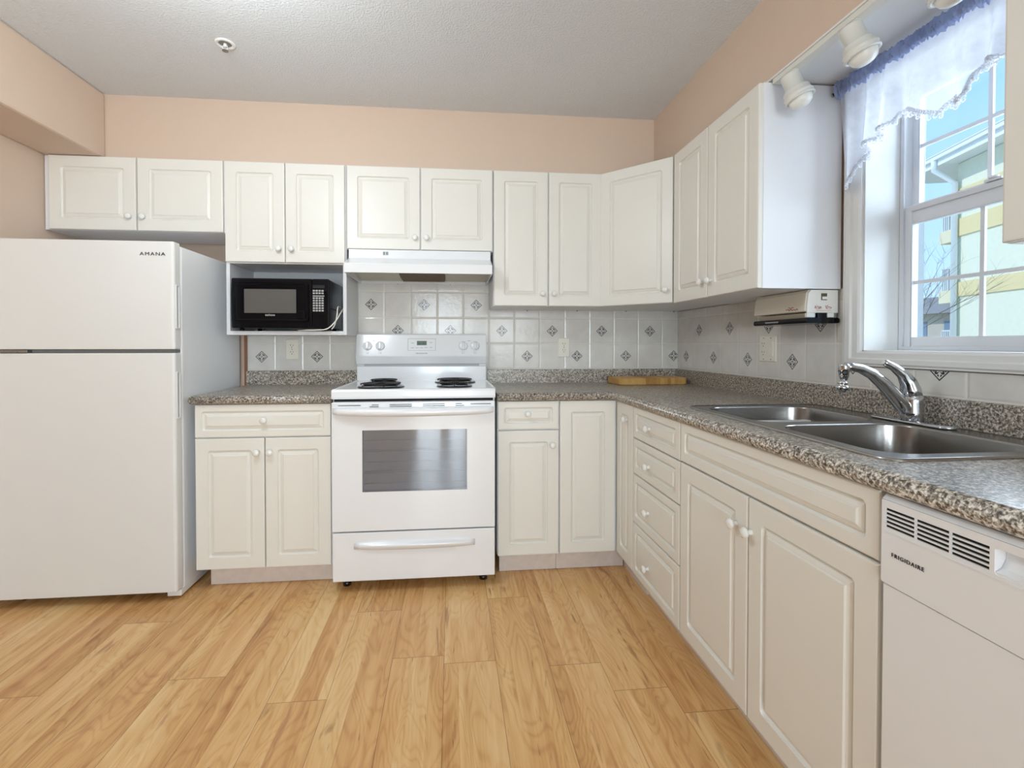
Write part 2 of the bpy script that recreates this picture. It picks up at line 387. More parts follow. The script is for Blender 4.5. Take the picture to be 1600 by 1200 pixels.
# window casing and window
m = MB()
prof = [(0, 0), (.012, 0), (.016, .008), (.016, .03), (.022, .036), (.022, .055), (.018, .062), (.018, .068), (0, .068)]   # (out of wall, across)
def casing_strip(mb, pts):                             # mitred frame: outer/inner corners in (y, z)
    n = len(pts)
    ls = []
    for (yo, zo), (yi, zi) in pts:
        ls.append([(XR-h, yi+(yo-yi)*w/.068, zi+(zo-zi)*w/.068) for h, w in prof])
    for k in range(n-1): mb.loops([ls[k], ls[k+1]], k == 0, k == n-2)
CW = .068
pts = [((WY0+CW, ZS), (WY0, ZS)), ((WY0+CW, WZ0-CW+.02), (WY0, WZ0+.002)), ((WY1-CW, WZ0-CW+.02), (WY1, WZ0+.002)), ((WY1-CW, ZS), (WY1, ZS))]
casing_strip(m, pts)
m.box(XR-.014, XR, WY1, WY0, WZ1, ZS)
struct('trim_4', m, WHITE)
# reveal boards
m = MB(); XW = 2.118
m.box(XR-.002, XW, WY0-.006, WY0, WZ0, WZ1); m.box(XR-.002, XW, WY1, WY1+.006, WZ0, WZ1); m.box(XR-.002, XW, WY1, WY0, WZ0, WZ0+.006); m.box(XR-.002, XW, WY1, WY0, WZ1-.006, WZ1)
struct('trim_5', m, WHITE)
win = bpy.data.objects.new('window_1', None); COL.objects.link(win); win.location = (2.15, -1.64, WZ0); win['kind'] = 'structure'
def frame_rect(mb, x0, x1, ya, yb, za, zb, w, mi=0, wb=None, wt=None):
    wb = wb or w; wt = wt or w
    mb.box(x0, x1, ya, ya+w, za, zb, mi); mb.box(x0, x1, yb-w, yb, za, zb, mi); mb.box(x0, x1, ya+w, yb-w, za, za+wb, mi); mb.box(x0, x1, ya+w, yb-w, zb-wt, zb, mi)
a, b = WY1+.006, WY0-.006
m = MB(); frame_rect(m, XW, 2.19, a, b, WZ0+.006, WZ1-.006, .014); obj('frame', m, VINYL, win, .002)
m = MB(); m.box(2.1515, 2.1895, b-.024, b-.0141, WZ0+.0205, 1.598); m.box(2.1515, 2.1895, a+.0141, a+.024, WZ0+.0205, 1.598); obj('screen_track', m, VINYLG, win)
sl = MB(); frame_rect(sl, 2.125, 2.150, a+.012, b-.012, WZ0+.018, 1.622, .028, wb=.034, wt=.064); sl.prism([(2.119, 1.60), (2.125, 1.604), (2.125, 1.618), (2.112, 1.618)], 'y', a+.04, b-.04)
lower = obj('lower_sash', sl, VINYL, win, .003)
m = MB(); m.box(2.134, 2.142, -1.645, -1.633, 1.17, 1.558); m.box(2.1345, 2.1415, a+.04, -1.6451, 1.352, 1.364); m.box(2.1345, 2.1415, -1.6329, b-.04, 1.352, 1.364); obj('muntin', m, VINYL, lower)
obj('glass', MB().box(2.136, 2.139, a+.04, b-.04, 1.17, 1.558), GLASS, lower)
m = MB(); m.box(2.116, 2.128, -1.70, -1.655, 1.622, 1.630); m.lathe([(.012, 0), (.012, .006), (.004, .008)], (2.122, -1.677, 1.63), (0, 0, 1)); obj('latch', m, VINYL, lower, .001)
su = MB(); frame_rect(su, 2.152, 2.176, a+.012, b-.012, 1.60, WZ1-.02, .024); upper = obj('upper_sash', su, VINYL, win, .003)
m = MB(); m.box(2.16, 2.168, -1.641, -1.629, 1.62, WZ1-.04); m.box(2.1605, 2.1675, a+.034, -1.6411, 1.822, 1.834); m.box(2.1605, 2.1675, -1.6289, b-.034, 1.822, 1.834); obj('muntin', m, VINYL, upper)
obj('glass', MB().box(2.162, 2.165, a+.034, b-.034, 1.62, WZ1-.04), GLASS, upper)

# tiled backsplash
m = MB(); m.box(-.631, XR-.0005, -.008, -.0005, .905, 1.70)
tb = tag(obj('tile_backsplash', m, TILE_B), 'grey tiles with diamond motifs on the wall behind the stove', 'backsplash', 'backsplash tiling')
obj('edge_strip', MB().box(-.649, -.6312, -.010, -.0005, .905, 1.70), BROWN, tb)['label'] = 'brown edge strip beside the refrigerator'
m = MB(); m.box(1.982, XR-.0005, -1.309, -.0085, .905, 1.352); m.box(1.982, XR-.0005, -2.9, -1.3095, .905, 1.068)
tag(obj('tile_backsplash', m, TILE_R), 'grey tiles with diamond motifs between the sink and the window', 'backsplash', 'backsplash tiling')

# ---------------------------------------------------------------- cabinets
def door_mb(x0, x1, z0, z1, t=.018, drawer=False):
    """raised-panel front in the cabinet's own frame, facing -y, back at y=0"""
    mb = MB(); b = .03 if drawer else .055
    w = min(.024 if drawer else .026, (z1-z0-2*b)/2-.008, (x1-x0-2*b)/2-.006)
    def lp(i, d, r): return [(x, -d, z) for x, z in rr(x0+i, x1-i, z0+i, z1-i, r)]
    L = [lp(0, 0, .0004), lp(0, t-.004, .0004), lp(.0015, t-.001, .001), lp(.005, t, .001), lp(b, t, .012), lp(b+.0015, t-.005, .011),
         lp(b+.006, t-.0095, .008), lp(b+.009, t-.010, .002), lp(b+.0105, t-.0065, .0008), lp(b+w-.005, t-.0028, .0006), lp(b+w-.0035, t-.0028, .0006), lp(b+w, t+.0005, .0006)]
    return mb.loops(L, True, True)
def knob_mb(x, z, y=-.018):
    return MB().lathe([(.0085, 0), (.0075, .004), (.006, .009), (.0075, .013), (.0135, .016), (.0155, .02), (.0145, .025), (.009, .0285), (.001, .0295)], (x, y, z), (0, -1, 0), 20)
def cabinet(name, label, cat, origin, rz, w, z0, z1, depth, fronts, kick=None, carc=None, cmat=None, bev=.0008):
    """fronts: (kind, x0, x1, z0, z1, knob or None); local x along the front, -y out of it"""
    r = thing(name, label, cat, (origin[0], origin[1], z0), rz)
    m = MB()
    for bx_ in (carc or [(0, w, 0, depth, z0, z1)]): m.box(bx_[0], bx_[1], bx_[2], bx_[3], bx_[4]-z0, bx_[5]-z0)
    obj('body', m, cmat or CABIN, r, bev, True)
    for kind, a, b, c, d, k in fronts:
        f = obj(kind, door_mb(a, b, c-z0, d-z0, drawer=(d-c < .25)), CAB, r, 0, True)
        if k: obj('knob', knob_mb(k[0], k[1]-z0), KNOB, f, 0, True)
    if kick:
        a, b, yk, za, zb = kick
        m = MB(); m.box(a, b, yk, yk+.018, za-z0, zb-z0-.03); m.box(a, b, yk-.006, yk+.018, zb-z0-.028, zb-z0)
        obj('toe_kick', m, KICK, r, .001, True)
    return r
UF, BF = -.317, -.60                                  # carcass fronts
UD = .305; BD = .588
ZT = 2.089
cabinet('wall_cabinet', 'short wide white wall cabinet above the refrigerator', 'cabinet', (-1.466, UF), 0, .856, 1.72, ZT, UD,
        [('door', .028, .434, 1.721, 2.087, (.407, 1.789)), ('door', .441, .852, 1.721, 2.087, (.472, 1.789))])
o = cabinet('wall_cabinet', 'white two-door wall cabinet with open shelf holding the microwave', 'cabinet', (-.607, UF), 0, .606, 1.195, ZT, UD,
        [('door', .002, .297, 1.572, 2.087, (.270, 1.640)), ('door', .301, .601, 1.572, 2.087, (.334, 1.640))],
        carc=[(0, .606, 0, UD, 1.566, ZT)])
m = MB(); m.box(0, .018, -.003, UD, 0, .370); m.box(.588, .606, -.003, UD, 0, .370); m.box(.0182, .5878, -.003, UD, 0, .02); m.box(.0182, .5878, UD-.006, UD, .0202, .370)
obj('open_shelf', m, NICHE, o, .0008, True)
cabinet('wall_cabinet', 'white two-door wall cabinet directly above the range hood', 'cabinet', (.001, UF), 0, .776, 1.648, ZT, UD,
        [('door', .003, .384, 1.650, 2.087, (.358, 1.713)), ('door', .390, .772, 1.650, 2.087, (.419, 1.713))])
cabinet('wall_cabinet', 'tall narrow-doored white wall cabinet just right of the range hood', 'cabinet', (.779, UF), 0, .602, 1.355, ZT, UD,
        [('door', .003, .299, 1.356, 2.087, (.269, 1.422)), ('door', .305, .600, 1.356, 2.087, (.333, 1.422))])
# diagonal corner unit
r = thing('corner_wall_cabinet', 'white single-door diagonal wall cabinet in the corner', 'cabinet', (1.383, UF, 1.355), radians(-45))
RT = Matrix.Rotation(radians(45), 4, 'Z')
poly = [(1.3835, UF), (1.3835, -.012), (1.978, -.012), (1.978, -.607), (1.673, -.607)]
loc = [RT @ Vector((x-1.383, y-UF, 0)) for x, y in poly]
m = MB().prism([(p.x, p.y) for p in loc], 'z', 0, ZT-1.355); obj('body', m, CABIN, r, .0008, True)
dl = math.hypot(.29, .29)
f = obj('door', door_mb(.006, dl-.006, .001, .732), CAB, r, 0, True); obj('knob', knob_mb(dl-.037, .066), KNOB, f, 0, True)
cabinet('wall_cabinet', 'white two-door wall cabinet on the right wall beside the window, bare end panel lit blue-white', 'cabinet', (1.673, -.612), radians(-90), .682, 1.350, ZT, UD,
        [('door', .016, .330, 1.351, 2.087, (.300, 1.419)), ('door', .335, .680, 1.351, 2.087, (.366, 1.419))])
cabinet('wall_cabinet', 'white wall cabinet cut off at the right edge beyond the window', 'cabinet', (1.673, -2.062), radians(-90), .70, 1.350, ZT, UD,
        [('door', .003, .347, 1.351, 2.087, None), ('door', .353, .697, 1.351, 2.087, None)])
# base units
cabinet('base_cabinet', 'white base cabinet with one drawer over two doors left of the stove', 'cabinet', (-.620, BF), 0, .610, .104, .869, BD,
        [('drawer', .002, .606, .717, .868, (.309, .795)), ('door', .002, .306, .106, .712, (.277, .646)), ('door', .311, .606, .106, .712, (.335, .646))],
        kick=(.03, .606, .06, .001, .104))
cabinet('base_cabinet', 'narrow white base cabinet with one drawer over one door right of the stove', 'cabinet', (.774, BF), 0, .306, .110, .869, BD,
        [('drawer', .002, .303, .730, .868, (.148, .807)), ('door', .002, .303, .111, .724, (.270, .652))], kick=(.016, .306, .06, .001, .110))
r = cabinet('corner_base_cabinet', 'white corner base cabinet with two tall doors meeting at right angles under the worktop', 'cabinet', (1.081, BF), 0, .3, .110, .869, BD,
        [('door', .002, .283, .112, .868, None)], kick=(0, .353, .06, .001, .110),
        carc=[(0, .898, .0005, .588, .110, .869), (.307, .898, -.232, .0005, .110, .869)])
m = door_mb(.018, .228, .002, .758); M = Matrix.Translation((.307, 0, 0)) @ Matrix.Rotation(radians(-90), 4, 'Z')
f = MB(); f.add([M @ Vector(v) for v in m.v], m.f); f = obj('door', f, CAB, r, 0, True)
k = knob_mb(.16, .685); kk = MB(); kk.add([M @ Vector(v) for v in k.v], k.f, True); obj('knob', kk, KNOB, f, 0, True)
m = MB(); m.box(.356, .374, -.232, .06, -.109, -.032); obj('toe_kick', m, KICK, r, .001, True)
cabinet('drawer_cabinet', 'white base cabinet with a stack of four drawers', 'cabinet', (1.388, -.834), radians(-90), .449, .108, .869, BD,
        [('drawer', .002, .446, .727, .868, (.184, .795)), ('drawer', .002, .446, .566, .722, (.178, .634)), ('drawer', .002, .446, .345, .561, (.176, .440)), ('drawer', .002, .446, .109, .340, (.174, .205))],
        kick=(0, .449, .06, .001, .108), carc=[(0, .449, 0, BD, .108, .70), (0, .449, 0, .018, .7002, .869), (0, .36, .0182, BD, .7002, .869)])
cabinet('sink_base_cabinet', 'wide white base cabinet with false drawer front over two doors under the sink', 'cabinet', (1.388, -1.285), radians(-90), .814, .106, .869, BD,
        [('false_front', .002, .806, .729, .868, None), ('door', .002, .394, .108, .723, (.345, .631)), ('door', .399, .806, .108, .723, (.412, .631))],
        kick=(0, .814, .06, .001, .106), carc=[(0, .814, 0, BD, .106, .70), (0, .814, 0, .018, .7002, .869), (0, .018, .0182, BD, .7002, .869), (.796, .814, .0182, BD, .7002, .869)])

# ---------------------------------------------------------------- worktops
ZW, ZB = .91, .8705
def nose(n=8):                                         # (outward, z) half-round front edge
    rad = (ZW-ZB)/2; out = []
    for k in range(n+1):
        a = pi/2-pi*k/n; out.append((.022-.012+rad*.6*cos(a) if 0 else rad*cos(a), (ZW+ZB)/2+rad*sin(a)))
    return out
NP = nose()
YF, XF = -.62, 1.366
ct = MB(); ct.box(-.626, -.006, YF, -.0305, ZB, ZW)
ct.loops([[(x, YF-d, z) for d, z in NP] for x in (-.626, -.006)], True, True, True)
ct.lathe([(.0198, 0)], (0, 0, 0), (0, 0, 1)) if 0 else None
ct.loops([[(-.626-d, y, z) for d, z in NP] for y in (YF, -.0305)], True, True, True)
ct.prism([(-.636, -.008), (-.006, -.008)][0:0] or [(-.030, ZB), (-.030, .990), (-.027, .992), (-.010, .992), (-.0085, .990), (-.0085, ZB)], 'x', -.63, -.006)
tag(obj('worktop', ct, GRANITE), 'short speckled grey laminate worktop between refrigerator and stove', 'worktop', 'speckled laminate worktops')
ct = MB(); HX0, HX1, HY0, HY1 = 1.452, 1.93, -2.035, -1.215   # sink cut-out
XB = 1.96
ct.box(.770, XB, YF, -.0305, ZB, ZW)
for x0, x1, y0, y1 in ((XF, XB, HY1, YF), (XF, HX0, HY0, HY1), (HX1, XB, HY0, HY1), (XF, XB, -2.9, HY0)): ct.box(x0, x1, y0, y1, ZB, ZW)
ct.loops([[(.770, YF-d, z) for d, z in NP], [(XF-d, YF-d, z) for d, z in NP], [(XF-d, -2.9, z) for d, z in NP]], True, True, True)
us = [(-.030, ZB), (-.030, .990), (-.027, .992), (-.010, .992), (-.0085, .990), (-.0085, ZB)]
ct.prism(us, 'x', .770, 1.9815)
ct.prism([(1.99+p, z) for p, z in us][0:0] or [(1.9601, ZB), (1.9601, .990), (1.963, .992), (1.980, .992), (1.9815, .990), (1.9815, ZB)], 'y', -2.9, -.031)
tag(obj('worktop', ct, GRANITE), 'long L-shaped speckled grey laminate worktop holding the sink', 'worktop', 'speckled laminate worktops')

# ---------------------------------------------------------------- sink and tap
sk = MB()
outer = rr(1.432, 1.948, -2.052, -1.200, .04, 6)
bowls = [rr(1.474, 1.862, -1.590, -1.245, .07, 6), rr(1.474, 1.862, -2.005, -1.640, .07, 6)]
def off(lp, d, c=None):
    cx = sum(p[0] for p in lp)/len(lp); cy = sum(p[1] for p in lp)/len(lp); out = []
    hx = max(p[0] for p in lp)-cx; hy = max(p[1] for p in lp)-cy
    return [(cx+(p[0]-cx)*(hx+d)/hx, cy+(p[1]-cy)*(hy+d)/hy) for p in lp]
bm = bmesh.new(); ed = []
for lp in [off(outer, -.006)]+[off(b_, .004) for b_ in bowls]:
    vs = [bm.verts.new((x, y, 0)) for x, y in lp]
    for i in range(len(vs)): ed.append(bm.edges.new((vs[i], vs[(i+1) % len(vs)])))
bmesh.ops.triangle_fill(bm, use_beauty=True, edges=ed); bm.verts.index_update()
sk.add([(v.co.x, v.co.y, .9145) for v in bm.verts], [[v.index for v in f.verts] for f in bm.faces]); bm.free()
L3 = lambda lp, z: [(x, y, z) for x, y in lp]
sk.loops([L3(off(outer, -.006), .9145), L3(off(outer, -.004), .9165), L3(off(outer, -.001), .9155), L3(outer, .9105)], False, False, True)
for b_ in bowls:
    sk.loops([L3(off(b_, .004), .9145), L3(off(b_, .001), .9135), L3(b_, .909), L3(off(b_, -.006), .80), L3(off(b_, -.012), .760), L3(off(b_, -.022), .744), L3(off(b_, -.05), .737), L3(off(b_, -.12), .735)], False, True, True)
sink = tag(obj('sink', sk, STEEL), 'double-bowl stainless steel sink set into the worktop', 'sink')
for yc in (-1.42, -1.82): obj('drain', MB().lathe([(.045, 0), (.045, .003), (.036, .004), (.034, .001), (.001, .001)], (1.67, yc, .7355), (0, 0, 1), 24), CHROME, sink)
TX, TY = 1.902, -1.645
tap = thing('kitchen_tap', 'chrome single-lever kitchen tap behind the double sink', 'tap', (TX, TY, .9165))
m = MB(); lp = [(x, y) for x, y in rr(TX-.028, TX+.028, TY-.125, TY+.125, .027, 8)]
m.loops([[(x, y, .9168) for x, y in lp], [(x, y, .921) for x, y in lp], [(x, y, .925) for x, y in off(lp, -.006)]], True, True, True); obj('deck_plate', m, CHROME, tap)
m = MB().lathe([(.029, .924-.9165), (.029, .03), (.027, .06), (.0275, .075), (.026, .077)], (TX, TY, .9165), (0, 0, 1), 28); obj('body', m, CHROME, tap)
pts = [(0, .025), (-.03, .05), (-.06, .083), (-.095, .118), (-.13, .145), (-.165, .160), (-.195, .165), (-.214, .164)]
m = MB().tube([(TX+a, TY, .9165+b) for a, b in pts], [.018, .021, .020, .0185, .016, .0135, .012, .011], 14); sp = obj('spout', m, CHROME, tap)
m = MB().lathe([(.0125, .012), (.0145, .008), (.0145, -.012), (.013, -.013), (.013, -.022), (.009, -.034), (.004, -.037)], (TX-.216, TY, 1.078), (0, 0, 1), 18); obj('aerator', m, CHROME, sp)
m = MB().lathe([(.002, 0), (.012, -.004), (.013, -.010), (.008, -.013), (.017, -.016), (.018, -.024), (.010, -.029), (.009, -.034), (.002, -.036)], (TX-.219, TY, 1.042), (.1, 0, 1), 16); obj('swivel_sprayer', m, CHROME, sp)
pts = [(0, .076), (-.004, .098), (-.012, .120), (-.03, .143), (-.06, .164), (-.085, .176), (-.092, .178)]
m = MB().tube([(TX+a, TY, .9165+b) for a, b in pts], [.0265, .025, .021, .0155, .0115, .0095, .006], 16); m.lathe([(.0265, -.004), (.0265, .004)], (TX, TY, .9165+.076), (0, 0, 1), 16); obj('lever', m, CHROME, tap)

# ---------------------------------------------------------------- refrigerator
FX0, FX1 = -1.425, -.662
fr = thing('refrigerator', 'white top-freezer refrigerator with flush doors on the left', 'refrigerator', ((FX0+FX1)/2, -.35, 0))
obj('body', MB().box(FX0+.004, FX1-.001, -.632, -.03, .03, 1.588), FRSIDE, fr, .008)
m = MB(); m.box(FX0+.02, FX1-.02, -.640, -.632, .06, 1.58); obj('gasket', m, GREY, fr)
m = MB(); m.box(FX1-.06, FX1-.0005, -.655, -.045, .012, .040); obj('base_rail', m, WHITE, fr, .002)
m = MB().box(FX0+.03, FX1-.07, -.60, -.58, .012, .035); obj('base_grille', m, DARK, fr)
for x in (FX0+.07, FX1-.09):
    obj('foot', MB().lathe([(.018, 0), (.018, .012), (.008, .013), (.008, .035)], (x, -.585, .0), (0, 0, 1), 12), BLACK, fr)
def fridge_door(z0, z1, hz0, hz1):
    m = MB(); y0, y1 = -.690, -.640
    n = 5; rad = .012; pr = [(FX0, y1), (FX1, y1)]+[(FX1-rad+rad*cos(t), y0+rad-rad*sin(t)) for t in [pi/2*k/n for k in range(n+1)]]+[(FX0+rad-rad*sin(t), y0+rad-rad*cos(t)) for t in [pi/2*k/n for k in range(n+1)]]
    m.prism(pr, 'z', z0, z1)
    d = obj('door', m, FRIDGE, fr, .004)
    m = MB(); w = .005; ya, yb = -.680, -.652
    plate(m, rr(ya, yb, hz0, hz1, .005), [rr(ya+w, yb-w, hz0+w, hz1-w, .003)], lambda u, v, dd: (FX1+.0045-dd, u, v), .004, .0035, 0, 1)
    obj('handle', m, [WHITE, SLOTGREY], d)
    return d
d = fridge_door(1.124, 1.598, 1.215, 1.41)
text('lettering', 'AMANA', .021, Matrix.Translation((-.748, -.6915, 1.541)) @ Matrix.Rotation(pi/2, 4, 'X'), INK, d, sx_=1.25)
fridge_door(.045, 1.108, .815, 1.025)
m = MB(); m.box(FX0+.02, FX0+.17, -.692, -.645, 1.110, 1.122); m.box(FX0+.03, FX0+.13, -.695, -.66, 1.112, 1.116); obj('hinge', m, STEEL, fr, .001)
obj('door_gap_trim', MB().box(FX0+.01, FX1-.006, -.668, -.6325, 1.110, 1.122), GREY, fr)

# ---------------------------------------------------------------- stove
st = thing('electric_range', 'white freestanding electric coil range between the worktops', 'stove', (.381, -.36, 0))
m = MB(); m.box(.006, .757, -.650, -.035, .045, .893); obj('body', m, ENAMEL, st, .003)
obj('vent_gap', MB().box(.014, .748, -.664, -.6502, .872, .8925), DARK, st)
m = MB(); m.prism([(-.672, .893), (-.674, .903), (-.674, .928), (-.668, .937), (-.650, .938), (-.645, .934), (-.075, .934), (-.035, .934), (-.035, .8935)], 'x', .003, .759)
m.box(.003, .012, -.65, -.075, .934, .938); m.box(.750, .759, -.65, -.075, .934, .938)
top = obj('cooktop', m, ENAMEL, st, .002)
for x, y, R_ in ((.205, -.51, .098), (.185, -.245, .074), (.567, -.50, .074), (.572, -.245, .098)):
    c = MB(); pts = []
    for i in range(int(R_/.0125*18)):
        a = 2*pi*i/18; q = .016+a/(2*pi)*.0125
        if q > R_: break
        pts.append((x+q*cos(a), y+q*sin(a), .951))
    c.tube(pts, .0045, 6, flat=.8)
    for k in range(3):
        a = radians(90+120*k); c.tube([(x+.01*cos(a), y+.01*sin(a), .944), (x+R_*cos(a), y+R_*sin(a), .944)], .003, 5)
    bo = obj('burner', c, COIL, st)
    obj('drip_bowl', MB().lathe([(R_+.016, .0), (R_+.014, .005), (R_+.004, .006), (R_-.01, .001), (.01, .0005)], (x, y, .9345), (0, 0, 1), 30), BLACK, bo)
# control backguard
bgp = [(-.035, .90), (-.075, .90), (-.075, 1.016), (-.062, 1.017), (-.062, 1.029), (-.090, 1.031), (-.112, 1.076), (-.108, 1.08), (-.078, 1.200), (-.070, 1.207), (-.035, 1.207)]
bk = obj('backguard', MB().prism(bgp, 'x', .003, .757), ENAMEL, st, .002)
obj('vent_slot', MB().box(.045, .715, -.0765, -.0621, 1.0165, 1.0295), SLOTGREY, st)
u = Vector((0, .030, .120)).normalized(); nrm = Vector((0, -u.z, u.y))
def pan(x, h, d=0.): return Vector((x, -.108, 1.08))+u*h+nrm*d + Vector((0, 0, 0))
PM = lambda x, h, d: Matrix.Translation(pan(x, h, d)) @ Matrix((( 1, 0, 0, 0), (0, u.y, nrm.y, 0), (0, u.z, nrm.z, 0), (0, 0, 0, 1)))
for x in (.068, .140, .620, .690):
    m = MB(); c = pan(x, .058); m.lathe([(.026, 0), (.026, .006), (.0245, .010), (.022, .012), (.001, .0125)], c, nrm, 24)
    e = Vector((1, 0, 0))
    vs = []
    for d_, s_ in ((.010, 1), (.024, .8)):
        for a_, b_ in ((-.0065, -.026), (.0065, -.026), (.0065, .022), (-.0065, .022)): vs.append(c+e*a_*s_+u*b_*s_+nrm*d_)
    m.add(vs, [(0, 1, 5, 4), (1, 2, 6, 5), (2, 3, 7, 6), (3, 0, 4, 7), (4, 5, 6, 7)])
    kb = obj('burner_knob', m, ENAMEL, st, .001)
    m = MB(); m.box(-.0008, .0008, .010, .0195, 0, .0004); q = MB(); q.add([PM(x, .058, .0243) @ Vector(v) for v in m.v], m.f); obj('pointer_mark', q, PALEINK, kb); q = MB()
    for k in range(9):
        a = radians(-150+k*37.5+105); q.add([PM(x, .058, .0004) @ Vector(v) for v in [(.029*cos(a)-.001, .029*sin(a)-.001, .0), (.029*cos(a)+.001, .029*sin(a)-.001, 0), (.029*cos(a)+.001, .029*sin(a)+.001, 0), (.029*cos(a)-.001, .029*sin(a)+.001, 0)]], [(0, 1, 2, 3)])
    obj('dial_ticks', q, PALEINK, kb)
def prect(mb, x0, x1, h0, h1, d): mb.add([pan(x0, h0, d), pan(x1, h0, d), pan(x1, h1, d), pan(x0, h1, d)], [(0, 1, 2, 3)])
m = MB()
for a_, b_, c_, d_ in ((.298, .459, .1005, .102), (.298, .459, .030, .031), (.298, .2995, .031, .1005), (.4575, .459, .031, .1005)): prect(m, a_, b_, c_, d_, .0005)
obj('panel_outline', m, PALEINK, bk)
for x, h in ((.326, .075), (.326, .046), (.352, .046), (.378, .046), (.404, .048), (.432, .078), (.432, .048)):
    m = MB()
    for q in range(3): prect(m, x-.009+q*.0065, x-.0045+q*.0065, h-.0012-(q % 2)*.0008, h+.0016, .0005)
    obj('button_print', m, PALEINK, bk)
for x in (.068, .140, .620, .690):
    m = MB()
    for a_, b_, c_, d_ in ((-.007, .007, .012, .0128), (-.007, .007, .022, .0228), (-.007, -.0062, .0128, .022), (.0062, .007, .0128, .022)): prect(m, x+a_, x+b_, c_, d_, .0005)
    prect(m, x+(.002 if x < .3 else -.005), x+(.005 if x < .3 else -.002), .0145, .0175, .0005)
    obj('burner_symbol', m, PALEINK, bk)
for x in (.104, .655): m = MB(); prect(m, x-.008, x+.008, .087, .0895, .0005); obj('indicator_mark', m, PALEINK, bk)
m = MB(); prect(m, .350, .407, .062, .088, .0008); dsp = obj('clock_display', m, LCD, bk)
m = MB()
for x in (.356, .366, .381, .391): prect(m, x, x+.0015, .066, .081, .0012); prect(m, x+.006, x+.0075, .066, .081, .0012); prect(m, x, x+.0075, .066, .0675, .0012)
obj('clock_digits', m, INK, dsp)
text('lettering', 'FRIGIDAIRE', .0098, PM(.379, .0125, .0006), INK, bk, .0003, 1.1)
# oven door
od = MB(); DX0, DX1 = .010, .754
plate(od, rr(DX0, DX1, .289, .872, .004), [rr(.145, .623, .468, .752, .002)], lambda a_, b_, d_: (a_, -.694+d_, b_), .040, .034, 0, 1)
od = obj('oven_door', od, [ENAMEL, mat('oven_cavity_grey', (214, 214, 216), .7)], st)
obj('oven_window', MB().box(.1455, .6225, -.6935, -.6905, .4685, .7515), OVENGLASS, od)['label'] = 'grey glass oven window'
m = MB()
for z in (.500, .548, .556, .60, .648, .655, .70): m.tube([(.150, -.670, z), (.618, -.670, z)], .0012, 5)
obj('oven_rack', m, mat('pale_wire', (238, 238, 238), .4), od)
m = MB(); m.box(DX0, DX1, -.700, -.656, .848, .8815); lip = obj('door_cap', m, ENAMEL, od, .004)
for x0, x1, z in ((.04, .14, .8675), (.19, .22, .869), (.27, .37, .870), (.42, .52, .871), (.57, .60, .871), (.64, .735, .869), (.18, .22, .861), (.27, .37, .862), (.42, .52, .863), (.57, .61, .863)):
    obj('vent_slit', MB().box(x0, x1, -.7018, -.6995, z-.0012, z+.0012), DARK, lip)
m = MB(); ls = []
for k in range(25):
    t = k/24; x = .018+t*.728; bow = (1-(2*t-1)**2)**.5 if 0 < t < 1 else 0
    dy = .012+.034*bow; dz = .010*bow
    ls.append([(x, -.700, .856), (x, -.700-dy*.6, .857), (x, -.700-dy, .851), (x, -.700-dy-.003, .841-dz*.5), (x, -.700-dy+.004, .830-dz), (x, -.700-dy*.4, .829-dz), (x, -.700, .836)])
m.loops(ls, True, True, True); obj('oven_handle', m, ENAMEL, od)
dr = obj('storage_drawer', MB().box(DX0, DX1, -.694, -.651, .058, .281), ENAMEL, st, .004)
m = MB(); ls = []
for k in range(21):
    t = k/20; x = .105+t*.556; b_ = (1-(2*t-1)**6); dy = .001+.020*b_; dz = .006*(1-(2*t-1)**2)
    ls.append([(x, -.6935, .243-.008*(1-b_)), (x, -.6945, .241-.008*(1-b_)), (x, -.6945-dy*.15, .231), (x, -.694-dy, .229), (x, -.694-dy, .222), (x, -.694-dy*.6, .208-dz), (x, -.6935, .206-dz)])
m.loops(ls, True, True, True); obj('drawer_handle', m, ENAMEL, dr)
for x in (.055, .705):
    for y in (-.60, -.08): obj('foot', MB().lathe([(.02, 0), (.02, .02), (.008, .022), (.008, .046)], (x, y, 0), (0, 0, 1), 12), BLACK, st)

# ---------------------------------------------------------------- range hood
hd = thing('range_hood', 'white under-cabinet range hood above the stove', 'range hood', (.389, -.2, 1.507))
hp = [(-.012, 1.646), (-.340, 1.646), (-.344, 1.600), (-.440, 1.562), (-.458, 1.556), (-.460, 1.552), (-.460, 1.507), (-.455, 1.507), (-.455, 1.550), (-.340, 1.592), (-.020, 1.592), (-.018, 1.507), (-.012, 1.507)]
m = MB(); m.prism(hp, 'x', .016, .762); obj('canopy', m, ENAMEL, hd, .0015)
sp_ = [(-.012, 1.507), (-.012, 1.60), (-.344, 1.598), (-.440, 1.560), (-.458, 1.552), (-.458, 1.507)]
for a_, b_ in ((.0155, .021), (.757, .7625)): obj('side_panel', MB().prism(sp_, 'x', a_, b_), ENAMEL, hd)
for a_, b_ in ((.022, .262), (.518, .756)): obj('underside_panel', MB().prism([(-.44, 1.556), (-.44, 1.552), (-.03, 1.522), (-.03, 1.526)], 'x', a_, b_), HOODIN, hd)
obj('grease_filter', MB().prism([(-.42, 1.560), (-.42, 1.546), (-.04, 1.518), (-.04, 1.530)], 'x', .268, .512), FILTER, hd)['label'] = 'brown mesh grease filter'
obj('lamp_lens', MB().prism([(-.43, 1.549), (-.42, 1.538), (-.36, 1.535), (-.35, 1.545)], 'x', .33, .42), BULB, hd, .002)
m = MB(); m.box(.190, .222, -.3438, -.3405, 1.614, 1.638); sw = obj('switch_plate', m, WHITE, hd)
m = MB(); m.box(.193, .204, -.3475, -.3438, 1.618, 1.634); m.box(.208, .219, -.3475, -.3438, 1.618, 1.634); obj('rocker_switch', m, PALEINK, sw, .0006)

